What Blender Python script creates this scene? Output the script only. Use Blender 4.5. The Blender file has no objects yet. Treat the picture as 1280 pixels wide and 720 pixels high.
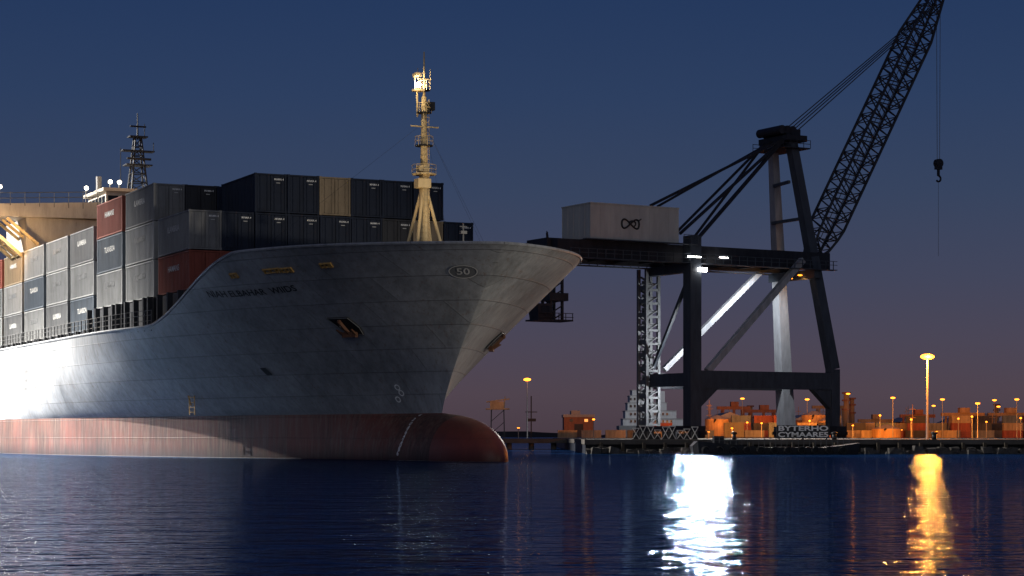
import bpy, bmesh, math, random
from mathutils import Vector, Matrix
random.seed(7)
scene=bpy.context.scene; COL=scene.collection
F=2600.0; HOR=545.0; CAMZ=1.6
def lin(c):
    r=[]
    for v in c:
        v/=255.0; r.append(v/12.92 if v<=0.04045 else ((v+0.055)/1.055)**2.4)
    return tuple(r)+(1.0,)
# ---------------------------------------------------------------- camera
cd=bpy.data.cameras.new('camera'); cam=bpy.data.objects.new('camera',cd); COL.objects.link(cam)
cam.location=(0,0,CAMZ); cam.rotation_euler=(math.radians(90),0,0)
cd.sensor_width=36; cd.lens=F/1280*36; cd.shift_y=(HOR-360)/1280; cd.clip_end=20000; cd.clip_start=0.5
scene.camera=cam
scene.view_settings.view_transform='Standard'
try: scene.view_settings.look='None'
except Exception: pass
scene.view_settings.exposure=0
def at(px,py,Y): return Vector(((px-640)/F*Y, Y, CAMZ+(HOR-py)/F*Y))
def wx(px,Y): return (px-640)/F*Y
def wz(py,Y): return CAMZ+(HOR-py)/F*Y
# ---------------------------------------------------------------- materials
def nodes(name):
    m=bpy.data.materials.new(name); m.use_nodes=True; nt=m.node_tree; b=nt.nodes['Principled BSDF']; return m,nt,b
def N(nt,t,**k):
    n=nt.nodes.new(t)
    for a,v in k.items(): setattr(n,a,v)
    return n
def paint(name,c,rough=0.5,var=0.35,scale=1.5,stretch=(1,1,0.25),metal=0.0,rust=0.0,bump=0.1,spec=.3):
    m,nt,b=nodes(name)
    tc=N(nt,'ShaderNodeTexCoord'); mp=N(nt,'ShaderNodeMapping'); mp.inputs['Scale'].default_value=stretch
    nt.links.new(tc.outputs['Object'],mp.inputs['Vector'])
    no=N(nt,'ShaderNodeTexNoise'); no.inputs['Scale'].default_value=scale; no.inputs['Detail'].default_value=6; no.inputs['Roughness'].default_value=0.65
    nt.links.new(mp.outputs[0],no.inputs['Vector'])
    cr=N(nt,'ShaderNodeValToRGB'); cr.color_ramp.elements[0].position=0.3; cr.color_ramp.elements[1].position=0.7
    cr.color_ramp.elements[0].color=(c[0]*(1-var),c[1]*(1-var),c[2]*(1-var),1); cr.color_ramp.elements[1].color=(c[0]*(1+var*.5),c[1]*(1+var*.5),c[2]*(1+var*.5),1)
    nt.links.new(no.outputs['Fac'],cr.inputs[0]); out=cr.outputs[0]
    if rust>0:
        n2=N(nt,'ShaderNodeTexNoise'); n2.inputs['Scale'].default_value=scale*1.7; n2.inputs['Detail'].default_value=8; n2.inputs['Roughness'].default_value=.7
        nt.links.new(mp.outputs[0],n2.inputs['Vector'])
        r2=N(nt,'ShaderNodeValToRGB'); r2.color_ramp.elements[0].position=0.66-rust*.2; r2.color_ramp.elements[1].position=0.78
        r2.color_ramp.elements[0].color=(0,0,0,1); r2.color_ramp.elements[1].color=(1,1,1,1)
        nt.links.new(n2.outputs['Fac'],r2.inputs[0])
        mx=N(nt,'ShaderNodeMixRGB'); nt.links.new(r2.outputs[0],mx.inputs[0]); nt.links.new(out,mx.inputs[1]); mx.inputs[2].default_value=(0.11,0.045,0.02,1)
        out=mx.outputs[0]
    nt.links.new(out,b.inputs['Base Color'])
    b.inputs['Roughness'].default_value=rough; b.inputs['Metallic'].default_value=metal; b.inputs['Specular IOR Level'].default_value=spec
    if bump>0:
        bp=N(nt,'ShaderNodeBump'); bp.inputs['Strength'].default_value=bump; bp.inputs['Distance'].default_value=0.05
        nt.links.new(no.outputs['Fac'],bp.inputs['Height']); nt.links.new(bp.outputs[0],b.inputs['Normal'])
    return m
def emis(name,c,s):
    m,nt,b=nodes(name); b.inputs['Base Color'].default_value=(c[0],c[1],c[2],1)
    b.inputs['Emission Color'].default_value=(c[0],c[1],c[2],1); b.inputs['Emission Strength'].default_value=s
    return m
def hull_mat(name,c,c2,rough,scuff,rustc=(.14,.075,.045,1),lo=.35,hi=.65,seam=.75):
    m,nt,b=nodes(name)
    tc=N(nt,'ShaderNodeTexCoord')
    sx=N(nt,'ShaderNodeSeparateXYZ'); nt.links.new(tc.outputs['Object'],sx.inputs[0])
    cb=N(nt,'ShaderNodeCombineXYZ'); nt.links.new(sx.outputs[0],cb.inputs[0]); nt.links.new(sx.outputs[2],cb.inputs[1])
    br=N(nt,'ShaderNodeTexBrick'); br.inputs['Scale'].default_value=1.0; br.inputs['Brick Width'].default_value=4.4; br.inputs['Row Height'].default_value=1.45
    br.inputs['Mortar Size'].default_value=0.03; br.inputs['Mortar Smooth'].default_value=0.4
    br.inputs['Color1'].default_value=(1,1,1,1); br.inputs['Color2'].default_value=(.80,.80,.80,1); br.inputs['Mortar'].default_value=(.45,.45,.45,1)
    nt.links.new(cb.outputs[0],br.inputs['Vector'])
    mp=N(nt,'ShaderNodeMapping'); mp.inputs['Scale'].default_value=(1.4,1.4,0.12); nt.links.new(tc.outputs['Object'],mp.inputs['Vector'])
    no=N(nt,'ShaderNodeTexNoise'); no.inputs['Scale'].default_value=1.3; no.inputs['Detail'].default_value=8; no.inputs['Roughness'].default_value=.7
    nt.links.new(mp.outputs[0],no.inputs['Vector'])
    big=N(nt,'ShaderNodeTexNoise'); big.inputs['Scale'].default_value=0.22; big.inputs['Detail'].default_value=5; nt.links.new(tc.outputs['Object'],big.inputs['Vector'])
    cr=N(nt,'ShaderNodeValToRGB'); cr.color_ramp.elements[0].position=lo; cr.color_ramp.elements[1].position=hi
    cr.color_ramp.elements[0].color=c2; cr.color_ramp.elements[1].color=c
    ad=N(nt,'ShaderNodeMath',operation='ADD'); ml=N(nt,'ShaderNodeMath',operation='MULTIPLY'); ml.inputs[1].default_value=.5
    nt.links.new(no.outputs['Fac'],ad.inputs[0]); nt.links.new(big.outputs['Fac'],ad.inputs[1]); nt.links.new(ad.outputs[0],ml.inputs[0]); nt.links.new(ml.outputs[0],cr.inputs[0])
    mu=N(nt,'ShaderNodeMixRGB',blend_type='MULTIPLY'); mu.inputs[0].default_value=seam; nt.links.new(cr.outputs[0],mu.inputs[1]); nt.links.new(br.outputs['Color'],mu.inputs[2])
    mp2=N(nt,'ShaderNodeMapping'); mp2.inputs['Scale'].default_value=(1.8,1.8,0.13); nt.links.new(tc.outputs['Object'],mp2.inputs['Vector'])
    n2=N(nt,'ShaderNodeTexNoise'); n2.inputs['Scale'].default_value=2.2; n2.inputs['Detail'].default_value=9; n2.inputs['Roughness'].default_value=.75
    nt.links.new(mp2.outputs[0],n2.inputs['Vector'])
    r2=N(nt,'ShaderNodeValToRGB'); r2.color_ramp.elements[0].position=.64-scuff*.12; r2.color_ramp.elements[1].position=.80-scuff*.12
    r2.color_ramp.elements[0].color=(0,0,0,1); r2.color_ramp.elements[1].color=(.75,.75,.75,1)
    nt.links.new(n2.outputs['Fac'],r2.inputs[0])
    mx=N(nt,'ShaderNodeMixRGB'); nt.links.new(r2.outputs[0],mx.inputs[0]); nt.links.new(mu.outputs[0],mx.inputs[1]); mx.inputs[2].default_value=rustc
    # darkening just above the water
    mr_=N(nt,'ShaderNodeMapRange'); mr_.inputs['From Min'].default_value=.1; mr_.inputs['From Max'].default_value=1.0; mr_.inputs['To Min'].default_value=.35; mr_.inputs['To Max'].default_value=1
    nt.links.new(sx.outputs[2],mr_.inputs['Value'])
    mg_=N(nt,'ShaderNodeMixRGB',blend_type='MULTIPLY'); mg_.inputs[0].default_value=1; nt.links.new(mx.outputs[0],mg_.inputs[1]); nt.links.new(mr_.outputs[0],mg_.inputs[2])
    nt.links.new(mg_.outputs[0],b.inputs['Base Color']); b.inputs['Roughness'].default_value=rough; b.inputs['Specular IOR Level'].default_value=.35
    bp=N(nt,'ShaderNodeBump'); bp.inputs['Strength'].default_value=.5; bp.inputs['Distance'].default_value=.07
    a2=N(nt,'ShaderNodeMath',operation='ADD'); nt.links.new(br.outputs['Fac'],a2.inputs[0]); nt.links.new(big.outputs['Fac'],a2.inputs[1])
    nt.links.new(a2.outputs[0],bp.inputs['Height']); nt.links.new(bp.outputs[0],b.inputs['Normal'])
    return m
M={}
M['hull']=hull_mat('hull paint',(.33,.345,.36,1),(.17,.18,.19,1),.5,.8,lo=.38,hi=.62)
M['boot']=hull_mat('red antifouling',(.15,.046,.032,1),(.065,.03,.023,1),.6,1.4,(.17,.11,.08,1),.42,.58)
M['bulb']=hull_mat('bulb antifouling',(.24,.055,.034,1),(.14,.04,.028,1),.5,.6,(.16,.09,.06,1),.35,.65,.3)
M['deck']=paint('deck paint',(.05,.07,.06),.7)
M['cream']=paint('cream mast paint',(.6,.47,.26),.5,.25,rust=.2)
M['house']=paint('white house paint',(.42,.39,.34),.5,.25,rust=.1)
M['darkglass']=paint('dark glass',(.01,.012,.015),.1,bump=0)
M['black']=paint('black steel',(.012,.012,.014),.5,.4)
M['letter']=paint('dark lettering',(.015,.017,.02),.6,.3,bump=0)
M['white']=paint('white lettering',(.8,.8,.77),.6,.2,bump=0)
M['palem']=paint('pale grey lettering',(.45,.45,.43),.6,.2,bump=0)
M['badge']=paint('grey badge',(.12,.125,.13),.6,.2,bump=0)
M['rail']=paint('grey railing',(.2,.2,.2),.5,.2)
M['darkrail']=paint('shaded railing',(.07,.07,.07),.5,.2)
M['rustst']=paint('rusty anchor steel',(.1,.045,.025),.8,.5)
M['yellow']=paint('yellow fairlead paint',(.38,.23,.07),.5,.4,scale=4,rust=.6)
M['csteel']=paint('blue grey crane steel',(.040,.049,.063),.55,.35,rust=.0,spec=.25)
M['cdark']=paint('dark crane steel',(.018,.020,.026),.55,.4,spec=.2)
M['cboom']=paint('lattice boom steel',(.03,.033,.04),.55,.4,spec=.2)
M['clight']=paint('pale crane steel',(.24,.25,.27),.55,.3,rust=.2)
M['chouse']=paint('machinery house panels',(.33,.34,.325),.55,.2,scale=.6)
M['rope']=paint('steel rope',(.03,.03,.035),.5,.2,bump=0)
M['concrete']=paint('quay concrete',(.08,.07,.06),.85,.5,scale=.5,stretch=(1,1,1),bump=.4)
M['asphalt']=paint('yard asphalt',(.06,.055,.05),.9,.3,scale=.3,stretch=(1,1,1))
M['rubber']=paint('black rubber',(.012,.012,.012),.8,.3)
M['timber']=paint('wet timber',(.05,.04,.028),.8,.4)
M['rock']=paint('wet quay rubble',(.05,.045,.04),.8,.5,scale=2,stretch=(1,1,1))
M['pale']=paint('pale building cladding',(.36,.37,.38),.6,.2)
M['brick']=paint('rusty red cladding',(.2,.08,.045),.7,.4)
M['tan']=paint('tan cladding',(.27,.17,.085),.7,.45)
M['lampw']=emis('white lamp glow',(1,.9,.72),10)
M['lampm']=emis('mast lamp glow',(1,.82,.55),160)
M['lampwf']=emis('crane flood glow',(1,.96,.9),30)
M['lampo']=emis('sodium lamp glow',(1,.27,.02),7)
M['lampom']=emis('mid sodium glow',(1,.27,.02),4)
M['lampos']=emis('small sodium glow',(1,.27,.02),5)
M['windowlit']=emis('lit window',(1,.4,.1),1.2)
CC={'navy':(.009,.016,.034),'charcoal':(.03,.032,.038),'light grey':(.26,.265,.265),'mid grey':(.16,.165,.17),'brown red':(.19,.05,.035),'beige':(.24,.185,.12),'slate blue':(.085,.105,.13)}
for k,c in CC.items(): M['c_'+k]=paint(k+' container paint',c,.65,.3,scale=1.2,rust=.18,spec=.2)
# ---------------------------------------------------------------- mesh builder
class MB:
    def __init__(s): s.v=[]; s.f=[]
    def add(s,vs,fs):
        o=len(s.v); s.v+= [tuple(x) for x in vs]; s.f+=[tuple(i+o for i in f) for f in fs]; return s
    def box(s,x0,x1,y0,y1,z0,z1):
        return s.add([(x0,y0,z0),(x1,y0,z0),(x1,y1,z0),(x0,y1,z0),(x0,y0,z1),(x1,y0,z1),(x1,y1,z1),(x0,y1,z1)],
            [(0,3,2,1),(4,5,6,7),(0,1,5,4),(1,2,6,5),(2,3,7,6),(3,0,4,7)])
    def bar(s,p,q,w,h=None,w2=None,h2=None,up=Vector((0,0,1))):
        p=Vector(p);q=Vector(q); h=h or w; w2=w2 or w; h2=h2 or h
        d=(q-p).normalized()
        if abs(d.dot(up))>.98: up=Vector((0,1,0))
        r=d.cross(up).normalized(); u=r.cross(d)
        vs=[]
        for c,a,b in ((p,w,h),(q,w2,h2)):
            for i,j in ((-1,-1),(1,-1),(1,1),(-1,1)): vs.append(c+r*(i*a/2)+u*(j*b/2))
        return s.add(vs,[(3,2,1,0),(4,5,6,7),(0,1,5,4),(1,2,6,5),(2,3,7,6),(3,0,4,7)])
    def tube(s,p,q,r,r2=None,n=8):
        p=Vector(p);q=Vector(q); r2=r if r2 is None else r2; d=(q-p).normalized()
        a=Vector((0,0,1)) if abs(d.z)<.9 else Vector((1,0,0))
        x=d.cross(a).normalized(); y=d.cross(x); vs=[]
        for c,rr in ((p,r),(q,r2)):
            for i in range(n):
                t=2*math.pi*i/n; vs.append(c+x*rr*math.cos(t)+y*rr*math.sin(t))
        fs=[(i,(i+1)%n,n+(i+1)%n,n+i) for i in range(n)]+[tuple(range(n))[::-1],tuple(range(n,2*n))]
        return s.add(vs,fs)
    def path(s,pts,r,n=6):
        for a,b in zip(pts,pts[1:]): s.tube(a,b,r,n=n)
        return s
    def ball(s,c,r,sx=1,sy=1,sz=1,n=10,m=7):
        c=Vector(c); vs=[];fs=[]
        for j in range(m+1):
            ph=math.pi*j/m
            for i in range(n):
                th=2*math.pi*i/n; vs.append(c+Vector((r*sx*math.sin(ph)*math.cos(th),r*sy*math.sin(ph)*math.sin(th),r*sz*math.cos(ph))))
        for j in range(m):
            for i in range(n): fs.append((j*n+i,(j+1)*n+i,(j+1)*n+(i+1)%n,j*n+(i+1)%n))
        return s.add(vs,fs)
    def build(s,name,mat,parent=None,smooth=False):
        me=bpy.data.meshes.new(name); me.from_pydata(s.v,[],s.f); me.update()
        if smooth:
            for p in me.polygons: p.use_smooth=True
        me.materials.append(mat); o=bpy.data.objects.new(name,me); COL.objects.link(o)
        if parent: o.parent=parent
        return o
def thing(name,label,cat,loc=(0,0,0),rz=0,group=None):
    o=bpy.data.objects.new(name,None); COL.objects.link(o); o.location=loc; o.rotation_euler=(0,0,rz); o.empty_display_size=.5
    o['label']=label; o['category']=cat
    if group: o['group']=group
    return o
def tag(o,label,cat,group=None):
    o['label']=label; o['category']=cat
    if group: o['group']=group
    return o
def structure(o): o['kind']='structure'; return o
def children(o): return [c for c in bpy.data.objects if c.parent==o]
def tree_of(o): return [(c,tree_of(c)) for c in children(o)]
def dup(o,tr,parent=None):
    c=o.copy(); COL.objects.link(c); c.parent=parent
    for ch,t in tr: dup(ch,t,c)
    return c
def text_verts(s,size,bold=.012):
    cu=bpy.data.curves.new('lettering','FONT'); cu.body=s; cu.size=size; cu.align_x='CENTER'; cu.align_y='CENTER'; cu.resolution_u=3; cu.offset=size*bold
    o=bpy.data.objects.new('lettering',cu); COL.objects.link(o)
    bpy.context.view_layer.update(); dg=bpy.context.evaluated_depsgraph_get(); me=o.evaluated_get(dg).to_mesh()
    vs=[tuple(v.co) for v in me.vertices]; fs=[tuple(p.vertices) for p in me.polygons]
    o.evaluated_get(dg).to_mesh_clear(); bpy.data.objects.remove(o); bpy.data.curves.remove(cu)
    return vs,fs
def light(kind,name,loc,energy,color,size=.3,parent=None,target=None,spot=60,blend=.5):
    l=bpy.data.lights.new(name,kind); l.energy=energy; l.color=color
    o=bpy.data.objects.new(name,l); COL.objects.link(o); o.location=loc
    if kind in('POINT','SPOT'): l.shadow_soft_size=size
    if kind=='SPOT': l.spot_size=math.radians(spot); l.spot_blend=blend
    if target is not None:
        o.rotation_euler=(Vector(target)-Vector(loc)).to_track_quat('-Z','Y').to_euler()
    if parent: o.parent=parent
    return o
# ---------------------------------------------------------------- world
w=bpy.data.worlds.new('World'); scene.world=w; w.use_nodes=True; nt=w.node_tree; bg=nt.nodes['Background']
tc=N(nt,'ShaderNodeTexCoord'); sx=N(nt,'ShaderNodeSeparateXYZ'); nt.links.new(tc.outputs['Generated'],sx.inputs[0])
mr=N(nt,'ShaderNodeMapRange'); mr.inputs['From Min'].default_value=-.05; mr.inputs['From Max'].default_value=.5
nt.links.new(sx.outputs[2],mr.inputs['Value'])
cr=N(nt,'ShaderNodeValToRGB'); nt.links.new(mr.outputs[0],cr.inputs[0])
E=cr.color_ramp; 
def pos(z): return (z+.05)/.55
stops=[(-.05,(30,30,42)),(-.002,(73,60,69)),(.02,(80,68,78)),(.045,(75,70,86)),(.075,(66,70,92)),(.115,(55,68,95)),(.16,(45,63,96)),(.205,(37,57,93)),(.5,(10,30,74))]
E.elements[0].position=0; E.elements[0].color=lin(stops[0][1]); E.elements[1].position=1; E.elements[1].color=lin(stops[-1][1])
for z,c in stops[1:-1]:
    e=E.elements.new(pos(z)); e.color=lin(c)
nt.links.new(cr.outputs[0],bg.inputs['Color']); bg.inputs['Strength'].default_value=1.0
# dusk glow from behind the camera
sun=bpy.data.lights.new('dusk_glow','SUN'); sun.energy=.43; sun.angle=math.radians(60); sun.color=(1,.99,.97)
so=bpy.data.objects.new('dusk_glow',sun); COL.objects.link(so)
so.rotation_euler=Vector((.05,1,-.22)).to_track_quat('-Z','Y').to_euler()
# ---------------------------------------------------------------- water
m=bpy.data.materials.new('harbour water'); m.use_nodes=True; nt=m.node_tree; nt.nodes.clear()
out=N(nt,'ShaderNodeOutputMaterial'); gl=N(nt,'ShaderNodeBsdfAnisotropic'); df=N(nt,'ShaderNodeBsdfDiffuse'); mxs=N(nt,'ShaderNodeMixShader'); fr=N(nt,'ShaderNodeFresnel')
gl.inputs['Color'].default_value=(.44,.62,.92,1); gl.inputs['Roughness'].default_value=.03; df.inputs['Color'].default_value=(.004,.022,.07,1); fr.inputs['IOR'].default_value=1.36
tc=N(nt,'ShaderNodeTexCoord'); mp=N(nt,'ShaderNodeMapping'); mp.inputs['Scale'].default_value=(.5,1.0,1.0); nt.links.new(tc.outputs['Object'],mp.inputs[0])
n1=N(nt,'ShaderNodeTexNoise'); n1.inputs['Scale'].default_value=2.6; n1.inputs['Detail'].default_value=3; n1.inputs['Roughness'].default_value=.5; nt.links.new(mp.outputs[0],n1.inputs['Vector'])
n2=N(nt,'ShaderNodeTexNoise'); n2.inputs['Scale'].default_value=.6; n2.inputs['Detail'].default_value=3; nt.links.new(mp.outputs[0],n2.inputs['Vector'])
b1=N(nt,'ShaderNodeBump'); b1.inputs['Strength'].default_value=1; b1.inputs['Distance'].default_value=.12; nt.links.new(n1.outputs['Fac'],b1.inputs['Height'])
b2=N(nt,'ShaderNodeBump'); b2.inputs['Strength'].default_value=1; b2.inputs['Distance'].default_value=.22; nt.links.new(n2.outputs['Fac'],b2.inputs['Height']); nt.links.new(b1.outputs[0],b2.inputs['Normal'])
for n_ in(gl,df,fr): nt.links.new(b2.outputs[0],n_.inputs['Normal'])
nt.links.new(fr.outputs[0],mxs.inputs[0]); nt.links.new(df.outputs[0],mxs.inputs[1]); nt.links.new(gl.outputs[0],mxs.inputs[2]); nt.links.new(mxs.outputs[0],out.inputs[0])
structure(MB().add([(-9000,-2000,0),(9000,-2000,0),(9000,16000,0),(-9000,16000,0)],[(0,1,2,3)]).build('water',m))
# ================================================================ SHIP
SA=math.atan2(-.9026,.4305); SO=Vector((-13.05,153.7,0))
sf=Vector((math.cos(SA),math.sin(SA),0)); sl=Vector((-math.sin(SA),math.cos(SA),0))   # forward, port
def s2w(p): return SO+sf*p[0]+sl*p[1]+Vector((0,0,p[2]))
def w2s(p): d=Vector(p)-SO; return Vector((d.dot(sf),d.dot(sl),p[2]))
HB=14.5; BT=28.3
def hp(z):
    q=min(1,max(0,(z-3.1)/10.4))
    return 19.7+9.6*q**1.25, 68-36*q**.8, 2+.6*q, 1.1-.4*q**.7
def brad(t):
    k=max(0,(t-17)/(BT-17)); return math.sqrt(max(0,1-k**3.0)) if k<1 else 0
def bulb(t,z):
    r=brad(t); 
    if r<=0: return 0
    a=(z-.1)/(2.98*r)
    if abs(a)>=1: return 0
    fade=max(0,min(1,(t-2)/14)); fade=fade*fade*(3-2*fade)
    return 2.4*r*math.sqrt(1-a*a)*fade
def hb(t,z):
    ts,L,n,mm=hp(z); s=ts-t
    if s<=0: h=0.0
    elif s>=L: return HB
    else: h=HB*(1-(1-s/L)**n)**mm
    if z<3.09:
        b=bulb(t,z)
        if b>0: h=(h**2.2+b**2.2)**(1/2.2)
    return h
def ztop(t):
    a=min(1,max(0,(t+2.5)/17.0)); a=.55*a+.45*a*a*(3-2*a)
    z=9.5+4.05*a
    return z-.15*max(0,min(1,(t-20)/9))
def inside(p): return -2<p[2]<ztop(p[0]) and abs(p[1])<hb(p[0],p[2])
ship=thing('container_ship','large grey container ship with red waterline band and bulbous bow','ship',SO,SA)
NX=96; TA=-130; mb=MB(); rows=34
for side in (1,-1):
    vs=[]
    for j in range(rows+1):
        for i in range(NX+1):
            xi=(i/NX)**2.4; t=10.
            for _ in range(12):
                z=3.1+(ztop(t)-3.1)*j/rows; ts=hp(z)[0]; t=ts+(TA-ts)*xi
            vs.append((t,-side*hb(t,z),z))
    fs=[]
    for j in range(rows):
        for i in range(NX):
            a=j*(NX+1)+i; f=(a,a+1,a+NX+2,a+NX+1); fs.append(f if side<0 else f[::-1])
    mb.add(vs,fs)
o=mb.build('upper_hull',M['hull'],ship,True)
bm=bmesh.new(); bm.from_mesh(o.data); bmesh.ops.remove_doubles(bm,verts=bm.verts,dist=.001); bmesh.ops.recalc_face_normals(bm,faces=bm.faces); bm.to_mesh(o.data); bm.free()
ts_=[BT-(BT-19.7)*(i/26)**2 for i in range(27)]
aft=[19.7-(i/70)**2.2*149.7 for i in range(1,71)]
allt=ts_+aft; R=16
def lowgrid(tl):
    vs=[];fs=[]
    for t in tl:
        zt_=3.1 if t<=19.7 else .1+2.98*brad(t)
        if t>19.7: zt_=zt_+(3.1-(.1+2.98*brad(19.7)))*max(0,1-(t-19.7)/2)
        for side in(-1,1):
            for j in range(R+1):
                a=j/R; z=-1.5+(zt_+1.5)*math.sin(a*math.pi/2)
                z=min(z,zt_); wv=hb(t,min(z,3.089)) if t>19.7 or z<3.08 else hb(t,3.1)
                if j==R and t>=19.7: wv=0
                vs.append((t,side*wv,z))
    W_=2*(R+1)
    for i in range(len(tl)-1):
        for s_ in(0,1):
            for j in range(R):
                a=i*W_+s_*(R+1)+j; f=(a,a+1,a+W_+1,a+W_); fs.append(f if s_==0 else f[::-1])
    return vs,fs
av,af_=lowgrid(allt)
tmp=bpy.data.meshes.new('tmp'); tmp.from_pydata(av,[],af_); tmp.update()
bm=bmesh.new(); bm.from_mesh(tmp); bmesh.ops.remove_doubles(bm,verts=bm.verts,dist=.0005); bmesh.ops.recalc_face_normals(bm,faces=bm.faces); bm.to_mesh(tmp); bm.free()
for nm,cond in(('bulbous_bow',lambda c:c>22.5),('red_lower_hull',lambda c:c<=22.5)):
    idx={};vs=[];fs=[];nr=[]
    for p in tmp.polygons:
        if not cond(p.center.x): continue
        f=[]
        for vi in p.vertices:
            if vi not in idx: idx[vi]=len(vs); vs.append(tuple(tmp.vertices[vi].co)); nr.append(tuple(tmp.vertices[vi].normal))
            f.append(idx[vi])
        fs.append(tuple(f))
    o=MB().add(vs,fs).build(nm,M['bulb'] if nm[0]=='b' else M['boot'],ship,True)
    try: o.data.normals_split_custom_set_from_vertices(nr)
    except Exception as ex: print('normals',ex)
bpy.data.meshes.remove(tmp)
def deckmesh(name,t0,t1,z,inset,n,extra=None):
    vs=[];fs=[]
    for i in range(n+1):
        t=t0+(t1-t0)*i/n; h=max(.02,hb(t,z)-inset); vs+=[(t,-h,z),(t,h,z)]
    for i in range(n): fs.append((2*i,2*i+2,2*i+3,2*i+1))
    mb=MB().add(vs,fs)
    if extra: mb.box(*extra)
    return mb.build(name,M['deck'],ship)
deckmesh('main_deck',-130,13,9.2,.1,50)
deckmesh('forecastle_deck',13,28.2,12.3,.15,40,(13,13.2,-hb(13,9.3)+.4,hb(13,9.3)-.4,9.22,12.29))
for side in(1,-1):
    mb=MB(); pts=[]
    for i in range(90):
        t=29.2-(i/89)**1.8*120; z=ztop(t); pts.append((t,side*hb(t,z),z+.02))
    mb.path(pts,.1); mb.build('gunwale',M['hull'],ship)
def hull_hit(o,d,step=.15,maxd=30):
    p=Vector(o); k=0
    while k<maxd:
        q=p+d*k
        if inside(q):
            lo=k-step; hi=k
            for _ in range(12):
                mdd=(lo+hi)/2
                if inside(p+d*mdd): hi=mdd
                else: lo=mdd
            return p+d*hi
        k+=step
    return None
def pix_hit(px,py):
    w0=at(px,py,95); w1=at(px,py,96); a=w2s(w0); d=(w2s(w1)-a).normalized()
    return hull_hit(a,d,.3,140)
def hnormal(p):
    e=.05; sg=1 if p[1]>=0 else -1
    n=Vector((-(hb(p[0]+e,p[2])-hb(p[0]-e,p[2]))/(2*e), sg, -(hb(p[0],p[2]+e)-hb(p[0],p[2]-e))/(2*e))); 
    return n.normalized()
def frame(p):
    n=hnormal(p); u=(Vector((0,0,1))-n*n.z).normalized(); r=u.cross(n); return n,u,r
def decal(name,vs2,fs,p,mat,off=.035,parent=None,rot=0):
    n,u,r=frame(p); out=[]; c,s=math.cos(rot),math.sin(rot)
    for v in vs2:
        x=v[0]*c-v[1]*s; y=v[0]*s+v[1]*c
        o=p+r*x+u*y+n*2.5; h=hull_hit(o,-n,.1,8) or (p+r*x+u*y); out.append(h+n*off)
    return MB().add(out,fs).build(name,mat,parent or ship)
def ring2(rx,ry,wd,n=36):
    vs=[];fs=[]
    for i in range(n):
        a=2*math.pi*i/n; c,s=math.cos(a),math.sin(a); vs+=[(rx*c,ry*s),((rx-wd)*c,(ry-wd)*s)]
    for i in range(n):
        j=(i+1)%n; fs.append((2*i,2*j,2*j+1,2*i+1))
    return vs,fs
p=pix_hit(312,366)
if p: 
    v,f=text_verts('NIAH ELBAHAR  WIIDS',.74,.02); decal('ship_name_lettering',[(a*1.2,b) for a,b,_ in v],f,p,M['letter'],rot=0.0)
p=pix_hit(579,339)
if p:
    v=[];n_=40
    for i in range(n_): a=2*math.pi*i/n_; v.append((.92*math.cos(a),.56*math.sin(a)))
    e=decal('bow_emblem',[(0,0)]+v,[(0,i+1,(i+1)%n_+1) for i in range(n_)],p,M['badge'],off=.03)
    v,f=ring2(.92,.56,.07); decal('emblem_ring',v,f,p,M['palem'],off=.06,parent=e)
    v,f=text_verts('50',.74); decal('emblem_lettering',[(a*1.2,b) for a,b,_ in v],f,p,M['palem'],parent=e,off=.06)
for k,(px,py) in enumerate(((497,484),(502,491),(498,499))):
    p=pix_hit(px,py)
    if p:
        v,f=ring2(.24,.24,.09,14); decal('thruster_mark',v,f,p,M['white'])
for k in range(10):
    a=k/9; px=525-27*a**.6; py=520+47*a; p=pix_hit(px,py)
    if p:
        v,f=text_verts(str((24-2*k)%10),.42,.02); decal('draught_mark',[(x*1.5,y) for x,y,_ in v],f,p,M['white'],off=.06)
for k in range(3):
    t=-34-k*4; 
    for j in range(3):
        p=Vector((t,-hb(t,7.2-j*.75),7.2-j*.75)); v,f=text_verts(('IMI NII','NIIL MI','MII IN')[j],.5)
        decal('side_marking',[(a,b) for a,b,_ in v],f,p,M['rail'],off=.03)
pa=pix_hit(433,407)
if pa:
    for sg in(-1,1):
        p=Vector((pa.x,abs(pa.y)*sg,pa.z))
        if sg>0: p=Vector((pa.x-.8,hb(pa.x-.8,pa.z-.7),pa.z-.7))
        n,u,r=frame(p)
        if sg>0: r=-r
        poly=[(-1.15,.75),(.55,.75),(1.05,-.1),(1.05,-.75),(-.1,-.75)]
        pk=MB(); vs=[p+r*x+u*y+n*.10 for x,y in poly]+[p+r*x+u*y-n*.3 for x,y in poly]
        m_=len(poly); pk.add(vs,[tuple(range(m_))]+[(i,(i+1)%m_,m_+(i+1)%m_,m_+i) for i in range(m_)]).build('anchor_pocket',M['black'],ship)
        rim=MB(); pts=[p+r*x+u*y+n*.12 for x,y in poly]; rim.path(pts+[pts[0]],.03).build('pocket_rim',M['badge'],ship)
        an=MB(); c=p+n*.3
        an.bar(c+u*.55-r*.1,c-u*.6+r*.15,.2,.2)
        an.bar(c-u*.55-r*.4,c-u*.55+r*.7,.3,.35)
        for q in(-1,1): an.bar(c-u*.55+r*(.12+q*.5),c+u*.1+r*(.12+q*.62)+n*.2,.22,.18,.08,.08)
        an.ball(c+u*.6-r*.1,.15)
        an.build('anchor',M['rustst'],ship)
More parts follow.
